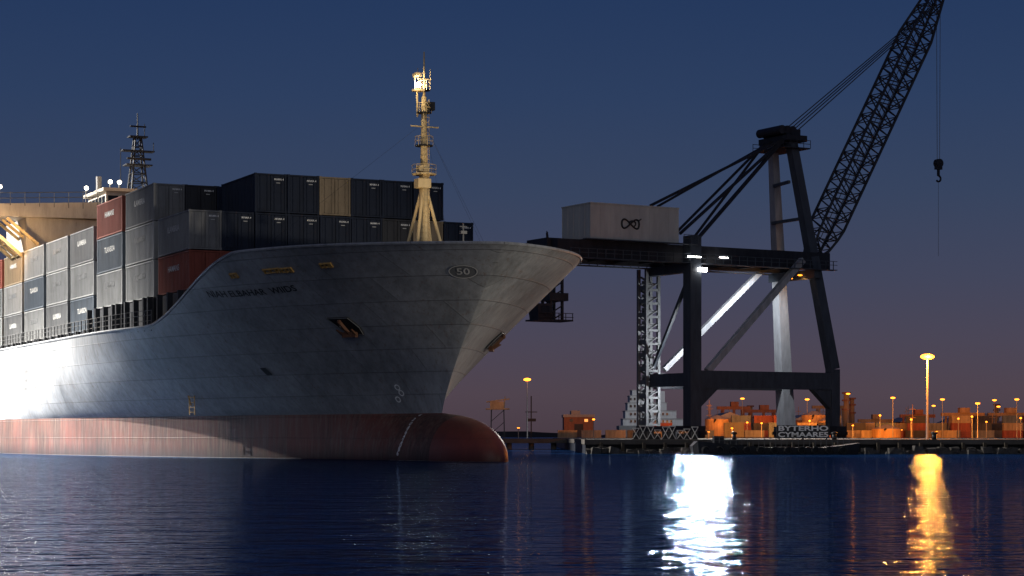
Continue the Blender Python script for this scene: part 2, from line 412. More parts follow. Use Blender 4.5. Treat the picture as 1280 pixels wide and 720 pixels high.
for px,py,ww in((340,338,.75),(359,337,.5),(408,331,.45),(293,344,.35)):
    p=pix_hit(px,py)
    if p:
        n,u,r=frame(p); fl=MB()
        fl.bar(p-r*ww+n*.06+u*.14,p+r*ww+n*.06+u*.18,.12,.1); fl.bar(p-r*ww*.8+n*.06-u*.16,p+r*ww*.9+n*.06-u*.12,.1,.1)
        for q in(-1,-.2,.6,1): fl.bar(p+r*ww*q*.9+n*.06-u*.2,p+r*ww*q*.9+n*.06+u*.2,.12,.12)
        fl.build('fairlead',M['yellow'],ship)
p=pix_hit(333,464)
if p:
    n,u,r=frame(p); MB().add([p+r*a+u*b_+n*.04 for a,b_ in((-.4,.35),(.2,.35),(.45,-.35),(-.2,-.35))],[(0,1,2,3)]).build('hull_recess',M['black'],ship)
p=pix_hit(237,496)
if p:
    n,u,r=frame(p); ld=MB(); Z=Vector((0,0,1)); g=.07
    ld.bar(p+Z*1.6-r*.9+n*g,p-Z*.6+r*.3+n*g,.09,.06); ld.bar(p+Z*.4+n*g,p-Z*1.3+r*.1+n*g,.1,.06); ld.bar(p+Z*.4+r*.7+n*g,p-Z*1.3+r*.8+n*g,.1,.06)
    for k in range(5): c=p+Z*(.35-k*.36)+n*g; ld.bar(c,c+r*.75,.07,.05)
    ld.bar(p-r*.7+n*g+Z*.7,p+r*.9+n*g+Z*.2,.14,.06)
    ld.build('pilot_ladder',M['yellow'],ship)
for side in(-1,1):
    mb=MB()
    for h in(.45,.85,1.2): mb.path([(t,side*(hb(t,9.5)-.15),9.5+h) for t in (-2.5,-6,-12,-20,-30,-45,-60,-90,-125)],.022,4)
    t=-2.5
    while t>-110: 
        y=side*(hb(t,9.5)-.15); mb.box(t-.03,t+.03,y-.03,y+.03,9.2,10.7); t-=1.15
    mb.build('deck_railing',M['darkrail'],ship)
PITCH=9.15; CL=7.95; CW=2.42; CH=2.85
for k in range(12):
    mb=MB(); t=.3-k*PITCH
    for side in(-1,1):
        for dt in(0,-2.7,-5.3,-7.9):
            mb.box(t+dt-.15,t+dt+.15,side*11.9-.2,side*11.9+.2,9.21,12.0 if k<3 else 10.4)
    mb.box(t-8.2,t,-11.3,11.3,9.21,12.0 if k<3 else 10.4)
    if k>0: mb.box(t+.35,t+.7,-11.0,11.0,9.21,15.2 if k<3 else 13)
    mb.build('hatch_coaming',M['cdark'],ship)
# foremast
fm=16.7
mast=MB(); z0=12.3
mast.tube((fm,0,z0),(fm,0,19.5),.40,.32,14); mast.tube((fm,0,19.5),(fm,0,24.2),.25,.17,12); mast.tube((fm,0,24.2),(fm,0,27.2),.1,.05,8)
mo=mast.build('foremast',M['cream'],ship,True)
for a in(45,135,225,315):
    c,s=math.cos(math.radians(a)),math.sin(math.radians(a))
    MB().tube((fm+1.75*c,1.75*s,z0),(fm+.25*c,.25*s,17.8),.13,.1).build('mast_strut',M['cream'],mo)
for z,r in((19.0,.8),(20.9,.6),(23.1,.5),(24.6,.4)):
    MB().tube((fm,0,z),(fm,0,z+.08),r,n=14).build('mast_platform',M['cream'] if z<20 else M['cdark'],mo)
    rr=MB()
    for h in(.35,.65): 
        pts=[(fm+r*math.cos(i*math.pi/6),r*math.sin(i*math.pi/6),z+h) for i in range(13)]; rr.path(pts,.018,4)
    for i in range(0,12,2): rr.tube((fm+r*math.cos(i*math.pi/6),r*math.sin(i*math.pi/6),z),(fm+r*math.cos(i*math.pi/6),r*math.sin(i*math.pi/6),z+.65),.018,n=4)
    rr.build('platform_railing',M['cream'],mo)
MB().box(fm-.25,fm+.5,-.62,.3,18.1,18.7).build('mast_box',M['cream'],mo); MB().box(fm-.2,fm+.4,-.5,.2,19.2,19.6).build('mast_box',M['cream'],mo)
mb=MB()
for q in(-.2,.2): mb.tube((fm+.48,q,z0),(fm+.36,q,24),.02,n=4)
z=z0
while z<24: mb.tube((fm+.43,-.2,z),(fm+.43,.2,z),.018,n=4); z+=.35
mb.build('mast_ladder',M['cream'],mo)
MB().tube((fm+.1,-1.0,22.2),(fm+.1,1.0,22.2),.05).build('mast_yard',M['cream'],mo)
mb=MB(); mb.tube((fm,-.5,25.4),(fm,.5,25.4),.035)
for q in(-.45,.45): mb.tube((fm,q,25.3),(fm,q,26.1),.025,n=4)
mb.build('mast_yard',M['cream'],mo)
MB().ball((fm+.45,-.6,24.9),.17).build('mast_lamp',M['lampm'],mo)
mb=MB(); mb.tube((fm-.3,-.35,22.9),(fm+.2,-.6,24.6),.07); mb.box(fm-.1,fm+.6,-.85,-.2,24.5,24.62); mb.box(fm-.1,fm+.5,-.8,-.4,25.5,25.7); mb.tube((fm+.1,-.7,24.6),(fm+.1,-.7,25.6),.04); mb.build('mast_fitting',M['cream'],mo)
MB().box(fm-.2,fm+.35,.2,.65,23.3,23.85).build('mast_fitting',M['cdark'],mo)
light('POINT','mast_lamp_light',s2w((fm+1.1,-1.3,24.6)),150,(1,.8,.5),.25)
light('SPOT','mast_foot_light',s2w((fm+4.8,-4.2,12.9)),2300,(1,.74,.42),.2,None,s2w((fm,0,19.0)),60,.8)
for e in((2,-9),(2,9),(27,0),(8,9.5)): MB().tube((fm,0,22.5),(e[0],e[1],13.0),.007,n=4).build('mast_stay',M['rope'],ship)
mb=MB(); a=w2s(at(579,298,140)); t=a.x; yv=a.y
mb.tube((t,yv,12.3),(t,yv,15.9),.09,.05); mb.box(t-.15,t+.15,yv-.22,yv+.22,15.2,15.4); mb.box(t-.2,t+.2,yv-.2,yv+.2,14.2,14.35); mb.tube((t,yv-.25,15.7),(t,yv+.25,15.7),.04)
mb.build('signal_post',M['rail'],ship)
for q in(-4,4):
    mb=MB(); mb.tube((21,q-1,12.8),(21,q+1,12.8),.4,n=12); mb.box(20.4,21.6,q-1.3,q-1,12.3,13.3); mb.box(20.4,21.6,q+1,q+1.3,12.3,13.3); mb.build('winch',M['rustst'],ship)
# bridge superstructure
bt=-56
MB().box(bt-9,bt,-10.5,10.5,9.3,22.6).build('accommodation_block',M['house'],ship)
mb=MB(); mb.box(bt-6,bt+1,-3.0,3.4,22.7,25.4); mb.box(bt-6.4,bt+1.5,-3.4,3.8,25.4,25.7); wh=mb.build('wheelhouse',M['house'],ship)
for k in range(5): MB().box(bt+1.01,bt+1.05,-2.8+k*1.22,-1.8+k*1.22,24.0,25.0).build('bridge_window',M['darkglass'],wh)
for k in range(5): MB().box(bt-5.6+k*1.3,bt-4.6+k*1.3,-3.05,-3.01,24.0,25.0).build('bridge_window',M['darkglass'],wh)
for sg in(-1,1):
    mb=MB(); y0=sg*3.5; mb.add([(bt-4,y0,22.7),(bt+.8,y0,22.7),(bt+.8,sg*15.5,22.5),(bt-4,sg*15.5,22.5),(bt-4,y0,24.3),(bt+.8,y0,24.3),(bt+.8,sg*15.5,23.6),(bt-4,sg*15.5,23.6)],[(0,3,2,1),(4,5,6,7),(0,1,5,4),(1,2,6,5),(2,3,7,6),(3,0,4,7)])
    wg=mb.build('bridge_wing',M['house'],ship)
    for x in(bt-3.6,bt-1.4,bt+.6):
        mb=MB(); mb.bar((x,sg*15.2,22.3),(x,sg*9.5,17.5),.5,.3); mb.bar((x,sg*12.5,22.4),(x,sg*9.5,20),.3,.25); mb.build('wing_bracket',M['cream'],wg)
    mb=MB()
    for k in range(5):
        a=k/4; mb.bar((bt-3.6,sg*(15-5*a),22.2-4.3*a),(bt+.6,sg*(15-5*a),22.2-4.3*a),.2)
    mb.build('bracket_tie',M['cream'],wg)
    mb=MB()
    for h in(.5,1.0): mb.tube((bt+.8,sg*3.6,24.3+h),(bt+.8,sg*15.4,23.6+h),.035,n=4)
    for k in range(9): y=3.8+k*1.4; mb.tube((bt+.8,sg*y,23.6),(bt+.8,sg*y,25.25-.06*k),.03,n=4)
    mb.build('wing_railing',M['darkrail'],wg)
for (t,y,z) in((bt+1,-2.6,26.3),(bt+1,-1.7,26.3),(bt+.8,-13.2,25.3),(bt+.8,-4.9,25.6)):
    MB().ball((t+.1,y,z),.2).build('bridge_lamp',M['lampw'],ship); MB().tube((t-.1,y,z-2),(t-.1,y,z-.1),.05).build('lamp_post',M['rail'],ship)
MB().tube((bt-1,-3.2,25.6),(bt-1,-3.2,27),.28).build('vent_pipe',M['rail'],ship)
for (t,y,z,e) in((bt+3,-12.5,20.0,700),(bt+3,-15.5,21,560),(bt+3.2,-7,26.5,200),(bt+3.5,-1,28,200)):
    light('POINT','bridge_light',s2w((t,y,z)),e,(1,.6,.27),.3)
a=w2s(at(172,235,205)); rt,ry=a.x,a.y
mb=MB()
for i,j in((-1,-1),(1,-1),(1,1),(-1,1)): mb.tube((rt+i*.9,ry+j*.9,24.5),(rt+i*.3,ry+j*.3,31.0),.11,.08,6)
for k in range(7):
    z=24.8+k*.88; r=.9-(z-24.5)/7*.6; r2=.9-(z+.88-24.5)/7*.6
    for i,j,i2,j2 in((-1,-1,1,-1),(1,-1,1,1),(1,1,-1,1),(-1,1,-1,-1)):
        mb.tube((rt+i*r,ry+j*r,z),(rt+i2*r,ry+j2*r,z),.05,n=4); mb.tube((rt+i*r,ry+j*r,z),(rt+i2*r2,ry+j2*r2,z+.88),.045,n=4)
mb.tube((rt,ry,30.8),(rt,ry,33.4),.1,.05)
rm=mb.build('radar_mast',M['cdark'],ship)
for dx,dy,z in((.8,1.3,28.2),(.6,.9,31.0),(.5,1.6,29.6)): MB().box(rt-dx,rt+dx,ry-dy,ry+dy,z,z+.12).build('mast_platform',M['cdark'],rm)
MB().box(rt+.8,rt+1.0,ry-1.3,ry+1.1,28.7,28.9).build('radar_scanner',M['cdark'],rm); MB().box(rt+.1,rt+.25,ry-.8,ry+.8,32.0,32.15).build('radar_scanner',M['cdark'],rm)
for y,za,zb in((-1.7,24,29.9),(1.6,29.6,30.6),(.7,31,32.4)): MB().tube((rt,ry+y,za),(rt,ry+y,zb),.04,n=5).build('aerial',M['cdark'],rm)
# shore floodlight, plus added hull and bow spots
LD=(-sf*.45-sl*.62+Vector((0,0,.64))).normalized()
tg=s2w((-58,-14.5,6)); light('SPOT','shore_floodlight',tg+LD*110,2600000,(1,.95,.88),1.0,None,tg,42,.5)
LD2=(-sf*.50-sl*.66+Vector((0,0,.5))).normalized()
for i,(t,z,ee) in enumerate(((-19,8.2,.5),(-29,7.2,1.1),(-38,6.8,1.3),(-47,6.8,1.3),(-57,6.8,1.3),(-68,6.8,1.2),(-80,6.8,1.2))):
    tg=s2w((t,-14.4,z)); light('SPOT','added_hull_spot',tg+LD2*50,360000*ee,(1,.95,.88),.5,None,tg,20,1.0)  # added row of unseen spots, brightens the hull side below the containers
light('SPOT','added_bow_spot',(60,92,7),95000,(1,.88,.7),1.2,None,s2w((22,6,9.5)),22,.9)  # unseen spot added to brighten the port bow flare, stands for quay lights
pts=[]
for i in range(60):
    a=i/59*math.pi/2; t=17+(BT-17)*math.sin(a); pts.append((t,-hb(t,0)-.02))
pts=pts[::-1]; vs=[];fs=[]
for i,(x,y) in enumerate(pts):
    wv=.04+.2*abs(math.sin(i*1.7)*math.sin(i*.61+.4))+random.random()*.06; dd=Vector((x-19,y,0)).normalized() if x>22 else Vector((.2,-1,0)).normalized()
    vs+=[(x-dd.x*.3,y-dd.y*.3,.02),(x+dd.x*wv,y+dd.y*wv,.012)]
for i in range(len(pts)-1): fs.append((2*i,2*i+1,2*i+3,2*i+2))
o=MB().add(vs,fs).build('bow_foam',M['palem']); o.location=SO; o.rotation_euler=(0,0,SA); o['kind']='stuff'; tag(o,'thin line of foam where the red bulb meets the water','foam')
# ================================================================ CONTAINERS
def make_container(col,letter):
    mt=M['c_'+col]; r=thing('shipping_container','x','container'); L=CL;W=CW/2;H=CH
    mb=MB(); n=int(L/.36); 
    for sg in(-1,1):
        prof=[]
        for k in range(n):
            x=-L/2+.12+k*(L-.24)/n; d=(L-.24)/n
            prof+=[(x,W-.03),(x+d*.35,W-.03),(x+d*.5,W-.12),(x+d*.85,W-.12)]
        prof.append((L/2-.12,W-.03)); vs=[];fs=[]
        for x,y in prof: vs+=[(x,sg*y,.12),(x,sg*y,H-.1)]
        for k in range(len(prof)-1): fs.append((2*k,2*k+2,2*k+3,2*k+1))
        mb.add(vs,fs)
    mb.box(-L/2+.05,L/2-.05,-W+.12,W-.12,H-.09,H-.05); mb.box(-L/2+.05,-L/2+.1,-W+.1,W-.1,.1,H-.1); mb.box(-L/2+.1,L/2-.1,-W+.12,W-.12,.08,.12)
    mb.build('shell',mt,r)
    mb=MB()
    for sx_ in(-1,1):
        for sy in(-1,1):
            x=sx_*(L/2-.07);y=sy*(W-.07); mb.box(x-.07,x+.07,y-.07,y+.07,.17,H-.17)
            for z in(0,H-.17): mb.box(x-.09,x+.09,y-.09,y+.09,z,z+.17)
    for sy in(-1,1):
        for z in(.02,H-.12): mb.box(-L/2+.16,L/2-.16,sy*(W-.05)-.05,sy*(W-.05)+.05,z,z+.1)
    for sx_ in(-1,1):
        for z in(.02,H-.13): mb.box(sx_*(L/2-.06)-.055,sx_*(L/2-.06)+.055,-W+.16,W-.16,z,z+.11)
    mb.build('frame',mt,r)
    for sg in(-1,1):
        mb=MB(); y0,y1=(.02,W-.15) if sg>0 else(-W+.15,-.02)
        mb.box(L/2-.09,L/2-.05,y0,y1,.15,H-.15)
        for k in range(4):
            z=.25+k*.62; mb.box(L/2-.05,L/2-.035,y0+.06,y1-.06,z,z+.42)
        d=mb.build('door',mt,r)
        for y in(y0+.25,y1-.25):
            mb=MB(); mb.tube((L/2-.01,y,.1),(L/2-.01,y,H-.1),.018,n=5); mb.box(L/2-.02,L/2+.02,y-.05,y+.16,1.0,1.06)
            mb.build('lock_rod',mt,d)
    if letter:
        v,f=text_verts('MAMA 4',.2); MB().add([(L/2+.03,a+(.62),H-.42+b) for a,b,_ in v],f).build('door_lettering',M['white'],r)
        MB().add([(L/2+.03,.4,H-.7),(L/2+.03,.7,H-.7),(L/2+.03,.7,H-.65),(L/2+.03,.4,H-.65)],[(0,1,2,3)]).build('code_strip',M['palem'],r)
    if col not in('navy','charcoal'):
        v,f=text_verts({'light grey':'TLAMMEX','mid grey':'ILAMBRIA','slate blue':'TLANSOA'}.get(col,'HAMANS'),.62)
        mtt=M['badge'] if col=='light grey' else M['palem']
        MB().add([(a*1.15,-W+.0,1.75+b) for a,b,_ in v],f).build('side_lettering',mtt,r)
    return r,tree_of(r)
protos={k:make_container(k,k in('navy','charcoal','slate blue','mid grey')) for k in CC}
usedp=set()
ordw=['first','second','third','fourth','fifth','sixth','seventh','eighth','ninth','tenth']
rowname={0:'bottom',1:'middle',2:'top'}
def place(col,t,v,z,label,group):
    r,tr=protos[col]
    o=r if col not in usedp else dup(r,tr)
    usedp.add(col); o.location=s2w((t,-v,z)); o.rotation_euler=(0,0,SA); o['label']=label; o['group']=group; return o
CB=12.1
v0=11.2-1.245
front={2:[None,None,'navy','navy','beige','navy','navy','navy',None],
       1:['mid grey','navy','navy','navy','navy','navy','charcoal','beige','navy'],
       0:['brown red','brown red','navy','navy','navy','navy','navy','navy','navy']}
for tier in(0,1,2):
    for c,col in enumerate(front[tier]):
        if col: place(col,-CL/2+random.uniform(-.12,.08),v0-c*2.49,CB+tier*2.9,f'{col} container, {ordw[c]} column from the left, {rowname[tier]} row of the stack nearest the bow','containers stacked on the ship deck')
def bay(k,base,grid):
    t=-CL/2-k*PITCH
    for c,colm in enumerate(grid):
        for tier,col in enumerate(colm):
            if col: place(col,t+random.uniform(-.08,.08),v0-c*2.49+random.uniform(-.02,.02),base+tier*2.9,f'{col} container, {ordw[c]} column inboard, {ordw[tier]} layer up, {ordw[k]} stack behind the bow','containers stacked on the ship deck')
lg,mg,ch,nv,sb,br='light grey','mid grey','charcoal','navy','slate blue','brown red'
bay(1,CB,[[lg,lg,mg],[nv,ch,ch],[nv,nv,nv],[nv,nv,nv]])
bay(2,CB,[[lg,sb,br],[ch,nv,mg],[nv,nv,nv]])
bay(3,10.5,[[sb,lg,mg],[ch,ch,nv],[nv,nv,nv]])
bay(4,10.5,[[mg,lg,lg],[ch,ch,nv],[nv,nv,nv]])
bay(5,10.5,[[lg,sb,lg],[ch,nv,nv]])
bay(6,10.5,[[mg,lg,'beige'],[nv,ch,ch]])
bay(7,10.5,[[lg,mg,br],[nv,ch,ch]])
bay(8,10.5,[[lg,mg,None],[nv,ch,nv]])
bay(9,10.5,[[mg,nv,nv]])
# ================================================================ QUAY
QZ=1.3
q=MB(); q.box(6.5,600,186,330,QZ-.45,QZ); structure(q.build('quay',M['concrete']))
structure(MB().box(6.6,600,187,329,-3,QZ-.45).build('quay_wall',M['cdark']))
structure(MB().box(30,1500,330.01,560,-3,QZ-.02).build('yard_ground',M['asphalt']))
structure(MB().box(-60,6.49,246,262,.75,QZ-.02).build('pier',M['concrete']))
# rubble bank along the foot of the quay
rb=MB(); rr_=random.Random(3)
for i in range(420):
    x=rr_.uniform(7,56); s_=rr_.uniform(.15,.55); c=Vector((x,186-rr_.uniform(0,1.3),rr_.uniform(-.1,.35))); vs=[]
    for k in range(8):
        vs.append(c+Vector(((1 if k&1 else -1)*s_*rr_.uniform(.5,1),(1 if k&2 else -1)*s_*rr_.uniform(.4,.9),(1 if k&4 else -1)*s_*rr_.uniform(.35,.8))))
    rb.add(vs,[(0,2,3,1),(4,5,7,6),(0,1,5,4),(2,6,7,3),(0,4,6,2),(1,3,7,5)])
o=rb.build('rubble_bank',M['rock']); o['kind']='stuff'; tag(o,'dark wet rubble heaped along the foot of the quay','rubble')
hills=MB(); vs=[];fs=[]; n=160
for i in range(n+1):
    x=-1500+i*3000/n; h=9+5*math.sin(i*.21)+3*math.sin(i*.63+1)+random.random()*1.5; vs+=[(x,2600,-1),(x,2600,h),(x,2900,-1)]
for i in range(n): a=3*i; fs+=[(a,a+3,a+4,a+1),(a+1,a+4,a+5,a+2)]
structure(hills.add(vs,fs).build('hills',paint('far shore',(.02,.02,.028),1,.2,bump=0)))
def repeat(o,locs,label,cat,group):
    for i,l in enumerate(locs):
        c=o if i==0 else o.copy()
        if i: COL.objects.link(c)
        c.location=l; tag(c,label,cat,group)
repeat(MB().tube((0,0,-2),(0,0,.76),.35,n=10).build('pier_pile',M['concrete']),[(-56+i*2.65,247,0) for i in range(24)],'round concrete pile under the low pier beyond the bow','pile','piles under the pier')
repeat(MB().box(-.13,.13,-.45,0,-.8,1.0).build('quay_fender',M['timber']),[(8+i*1.9,186,0) for i in range(56)],'upright timber fender on the quay face','fender','fenders along the quay face')
mb=MB(); mb.tube((0,0,0),(0,0,.5),.22,.18,10); mb.ball((0,0,.55),.3,1,1,.5)
repeat(mb.build('bollard',M['black'],None,True),[(20+i*9,187.2,QZ) for i in range(9)],'black mooring bollard on the quay edge','bollard','bollards along the quay edge')
# ================================================================ GANTRY CRANE
CA=math.radians(30); CO=Vector((23.4,270,QZ))
c1=Vector((math.cos(CA),math.sin(CA),0)); c2=Vector((-math.sin(CA),math.cos(CA),0))
def c2w(p): return CO+c1*p[0]+c2*p[1]+Vector((0,0,p[2]))
def cp(px,py,b):
    o=Vector((0,0,CAMZ)); d=Vector(((px-640)/F,1,(HOR-py)/F)); k=(b-(o-CO).dot(c2))/d.dot(c2); w_=o+d*k-CO
    return Vector((w_.dot(c1),b,w_.z))
crane=thing('gantry_crane','tall dark gantry crane with white machinery house and raised lattice boom','crane',CO,CA)
D=23.1; Wd=10.2
gz0=cp(865,333,0).z; gz1=cp(865,306,0).z
apn=cp(988,172,3.2); apf=cp(966,178,7.2)
zb1=cp(865,463,0).z; zb0=cp(865,485,0).z
def leg(pts,ws,mat,nm='leg'):
    mb=MB()
    for (a,b_),(w0,w1) in zip(zip(pts,pts[1:]),zip(ws,ws[1:])): mb.bar(a,b_,w0,w0,w1,w1,up=Vector((0,1,0)))
    return mb.build(nm,mat,crane)
leg([(0,0,1.6),(0,0,cp(865,295,0).z)],[1.7,1.7],M['csteel'])
leg([(D,0,1.6),(D,0,zb1+.5),apn],[1.4,1.4,1.2],M['csteel'])
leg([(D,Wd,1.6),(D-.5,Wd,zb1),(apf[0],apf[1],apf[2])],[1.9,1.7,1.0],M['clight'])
mb=MB(); zt=gz0+.3
for i,j in((-1,-1),(1,-1),(1,1),(-1,1)): mb.box(i*.95-.2,i*.95+.2,Wd+j*.95-.2,Wd+j*.95+.2,1.6,zt)
z=1.8
while z<zt-1.8:
    for a,b_ in(((-1,-1),(1,-1)),((1,1),(-1,1))):
        mb.bar((a[0],Wd+a[1],z),(b_[0],Wd+b_[1],z),.3)
    mb.bar((-.85,Wd-.85,z),(.85,Wd-.85,z+.9),.45,.12); mb.bar((.85,Wd+.6,z+.9),(-.85,Wd+.6,z+1.8),.45,.12)
    mb.box(-.85,.85,Wd-.85,Wd+.85,z+.82,z+.94)
    mb.box(-1.0,-.86,Wd-.8,Wd+.8,z,z+.6); mb.box(-.7,.7,Wd+.5,Wd+.56,z,z+1.3)
    z+=1.8
mb.build('leg',paint('stair tower steel',(.11,.12,.13),.6,.3),crane)
mb=MB(); mb.box(.86,D-.71,-.65,.65,zb0,zb1)
for x,sg in((.86,1),(D-.71,-1)): mb.add([(x,-.5,zb0),(x+sg*3,-.5,zb0),(x,-.5,zb0-2.6),(x,.5,zb0),(x+sg*3,.5,zb0),(x,.5,zb0-2.6)],[(0,1,2),(3,5,4),(0,2,5,3),(1,4,5,2),(0,3,4,1)])
mb.build('portal_beam',M['csteel'],crane)
MB().box(1.2,D-.95,Wd-.6,Wd+.6,zb0+.1,zb1-.1).build('portal_beam',M['cdark'],crane)
for x in(0,D): MB().box(x-.6,x+.6,.9,Wd-1.2,zb0+.3,zb1-.3).build('cross_beam',M['csteel'],crane)
for x in(0,D):
    MB().box(x-.7,x+.7,-2,Wd+2,.9,1.6).build('sill_beam',M['cdark'],crane)
    for y in(-1.2,Wd+1.2):
        mb=MB(); mb.box(x-.5,x+.5,y-1.4,y+1.4,.45,.9)
        for q_ in(-1,0,1): mb.tube((x-.35,y+q_*.9,.32),(x+.35,y+q_*.9,.32),.32,n=12)
        mb.build('wheel_bogie',M['black'],crane)
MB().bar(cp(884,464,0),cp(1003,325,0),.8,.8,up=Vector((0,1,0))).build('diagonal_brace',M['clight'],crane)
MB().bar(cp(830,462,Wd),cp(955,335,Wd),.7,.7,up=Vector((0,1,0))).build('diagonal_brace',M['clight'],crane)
MB().bar((.3,.3,gz0),(.3,Wd-.3,zb1),.4,.4).build('diagonal_brace',M['csteel'],crane)
ga=cp(676,300,5).x; gb=cp(1014,330,5).x
for b_ in(1.6,8.4): MB().box(ga,gb,b_-.7,b_+.7,gz0+.5,gz1).build('girder',M['cdark'],crane)
x=ga+1
while x<gb: MB().box(x-.25,x+.25,2.31,7.69,gz0+.7,gz0+1.3).build('girder_tie',M['cdark'],crane); x+=4
for b_ in(-.1,10.1):
    mb=MB(); mb.box(ga+1,gb,b_-.6,b_+.6,gz0+.35,gz0+.45)
    for h in(.6,1.1): mb.bar((ga+1,b_-.55,gz0+.45+h),(gb,b_-.55,gz0+.45+h),.07)
    x=ga+1
    while x<gb: mb.box(x-.04,x+.04,b_-.6,b_-.5,gz0+.4,gz0+1.6); x+=1.3
    mb.build('walkway',M['csteel'],crane)
mb=MB(); mb.box(ga-.6,ga+1.5,2.5,7.5,gz0+.2,gz1+.2)
for k in range(5): mb.bar((ga-.3+k*.35,3+k*.5,gz1),(ga-.3+k*.35,3.1+k*.5,gz1+.8+.3*(k%2)),.12)
mb.build('sheave_frame',M['cdark'],crane)
for x in(0,D-2.5): MB().box(x-.6,x+.6,.0,Wd,gz0-.7,gz0+.45).build('cross_beam',M['csteel'],crane)
h0=cp(738,254,-.2); h1=cp(848,262,-.2); hz0=gz1+.15; hx0,hx1=h0.x,h1.x; hz1=h0.z; HD=6.6
mb=MB(); mb.box(hx0,hx1,-.2,HD,hz0,hz1); mb.box(hx0-.1,hx1+.1,-.3,HD+.1,hz1,hz1+.15); hs=mb.build('machinery_house',M['chouse'],crane)
mb=MB()
n=9
for k in range(n+1):
    x=hx0+(hx1-hx0)*k/n; mb.box(x-.03,x+.03,-.22,-.2,hz0,hz1)
for k in range(6):
    y=-.2+(HD+.2)*k/5; mb.box(hx0-.03,hx0,y-.03,y+.03,hz0,hz1)
mb.build('panel_rib',M['chouse'],hs)
cx=cp(788,280,-.25); mb=MB(); pts=[]
for k in range(49):
    a=2*math.pi*k/48; r=1.15; pts.append((cx.x+r*math.cos(a)*1.15, -.27, cx.z+r*math.sin(2*a)*.5))
mb.path(pts,.12,5); 
pts=[(cx.x+.3+.5*math.cos(a/10*math.pi),-.27,cx.z+.05+.36*math.sin(a/10*math.pi)) for a in range(-3,12)]; mb.path(pts,.1,5)
mb.path([(cx.x+1.15,-.27,cx.z+.4),(cx.x+1.65,-.27,cx.z+.72)],.08,5)
mb.build('house_emblem',M['letter'],hs)
mb=MB(); mb.box(hx0-1.2,hx1+2.5,-1.2,-.31,hz0-.25,hz0-.12)
for h in(.5,1): mb.bar((hx1+.2,-1.15,hz0+h),(hx1+2.5,-1.15,hz0+h),.06)
for k in range(4): mb.box(hx1+.2+k*.75,hx1+.26+k*.75,-1.18,-1.12,hz0-.2,hz0+1)
mb.build('walkway',M['csteel'],hs)
mb=MB(); A=(apn+apf)/2
mb.box(A.x-1.5,A.x+1.9,A.y-3.2,A.y+3.2,A.z-.5,A.z+.3); mb.box(A.x-1.0,A.x+1.3,A.y-2.5,A.y+2.5,A.z+.3,A.z+1.2)
mb.box(A.x-2.3,A.x+2.3,A.y-3.4,A.y+3.4,A.z-1.5,A.z-1.35)
af=mb.build('apex_frame',M['cdark'],crane)
for q_ in(-1,0,1): MB().tube((A.x-.9+q_*.9,A.y-2.6,A.z+1.0),(A.x-.9+q_*.9,A.y+2.6,A.z+1.0),.6,n=14).build('sheave',M['cdark'],af)
for y in(-3.4,3.4):
    mb=MB()
    for h in(.5,1.0): mb.bar((A.x-2.3,A.y+y,A.z-1.35+h),(A.x+2.3,A.y+y,A.z-1.35+h),.07)
    for k in range(5): mb.box(A.x-2.3+k*1.15-.03,A.x-2.3+k*1.15+.03,A.y+y-.03,A.y+y+.03,A.z-1.4,A.z-.3)
    mb.build('apex_railing',M['cdark'],crane)
MB().bar((apn.x-.2,apn.y,apn.z-6),(apf.x+.2,apf.y,apf.z-6),.4).build('cross_beam',M['csteel'],crane)
MB().bar((apn.x+1.2,apn.y-.5,apn.z-11),(apf.x+.5,apf.y+.8,apf.z-11),.4).build('cross_beam',M['csteel'],crane)
for px,py,b_,w_ in((813,257,1.6,.32),(822,258,5.5,.28),(850,292,1.6,.34),(846,290,8.4,.3),(874,296,1.6,.4),(868,296,8.4,.3)):
    e=cp(px,py,b_); MB().bar((A.x-1.2,A.y+(b_-5)*.6,A.z-.2),e,w_).build('stay_bar',M['cdark'],crane)
B0=cp(1012,330,5); B1=cp(1176,-22,5)
ax=(B1-B0); LB=ax.length; ax.normalize(); sd=Vector((0,1,0)); up_=ax.cross(sd).normalized()
def bw(s):
    s/=LB
    return .8+ (1.0 if .12<s<.8 else (s/.12 if s<=.12 else max(0,(1-s)/.2)))*1.05
mb=MB(); NS=30
prev=None
for k in range(NS+1):
    s=LB*k/NS; h=bw(s); c=B0+ax*s; cur=[c+sd*(i*h*.8)+up_*(j*h) for i,j in((-1,-1),(1,-1),(1,1),(-1,1))]
    for a in range(4): mb.bar(cur[a],cur[(a+1)%4],.12)
    if prev:
        for a in range(4):
            mb.bar(prev[a],cur[a],.28); 
            if k%2: mb.bar(prev[a],cur[(a+1)%4],.15)
            else: mb.bar(prev[(a+1)%4],cur[a],.15)
    prev=cur
boom=mb.build('lattice_boom',M['cboom'],crane)
for q_ in(-.6,.6): MB().tube(B0+sd*q_+ax*2-up_*.2,B1+sd*q_-up_*.2,.06,n=4).build('boom_rope',M['rope'],boom)
mb=MB(); mb.tube(B1+sd*-1.2,B1+sd*1.2,.9,n=16); mb.bar(B1-ax*1.5,B1+ax*.8,1.2); mb.build('boom_head_sheave',M['cdark'],boom)
for q_ in(-2,-.6,.6,2):
    MB().tube((A.x+1,A.y+q_,A.z+1.0),B0+ax*(LB*.93)+sd*q_*.4+up_*-.8,.08,n=5).build('pendant_rope',M['rope'],crane)
hx=cp(1173,205,5)
for q_ in(-.45,.45): MB().tube((hx.x+q_*.8,5,cp(1173,-15,5).z),(hx.x+q_*.5,5,hx.z+.6),.05,n=4).build('hoist_rope',M['rope'],crane)
mb=MB(); mb.box(hx.x-.5,hx.x+.5,4.7,5.3,hx.z-.8,hx.z+.6); mb.tube((hx.x,4.6,hx.z+.1),(hx.x,5.4,hx.z+.1),.62,n=14); mb.bar((hx.x,5,hx.z-.8),(hx.x,5,hx.z-1.7),.3)
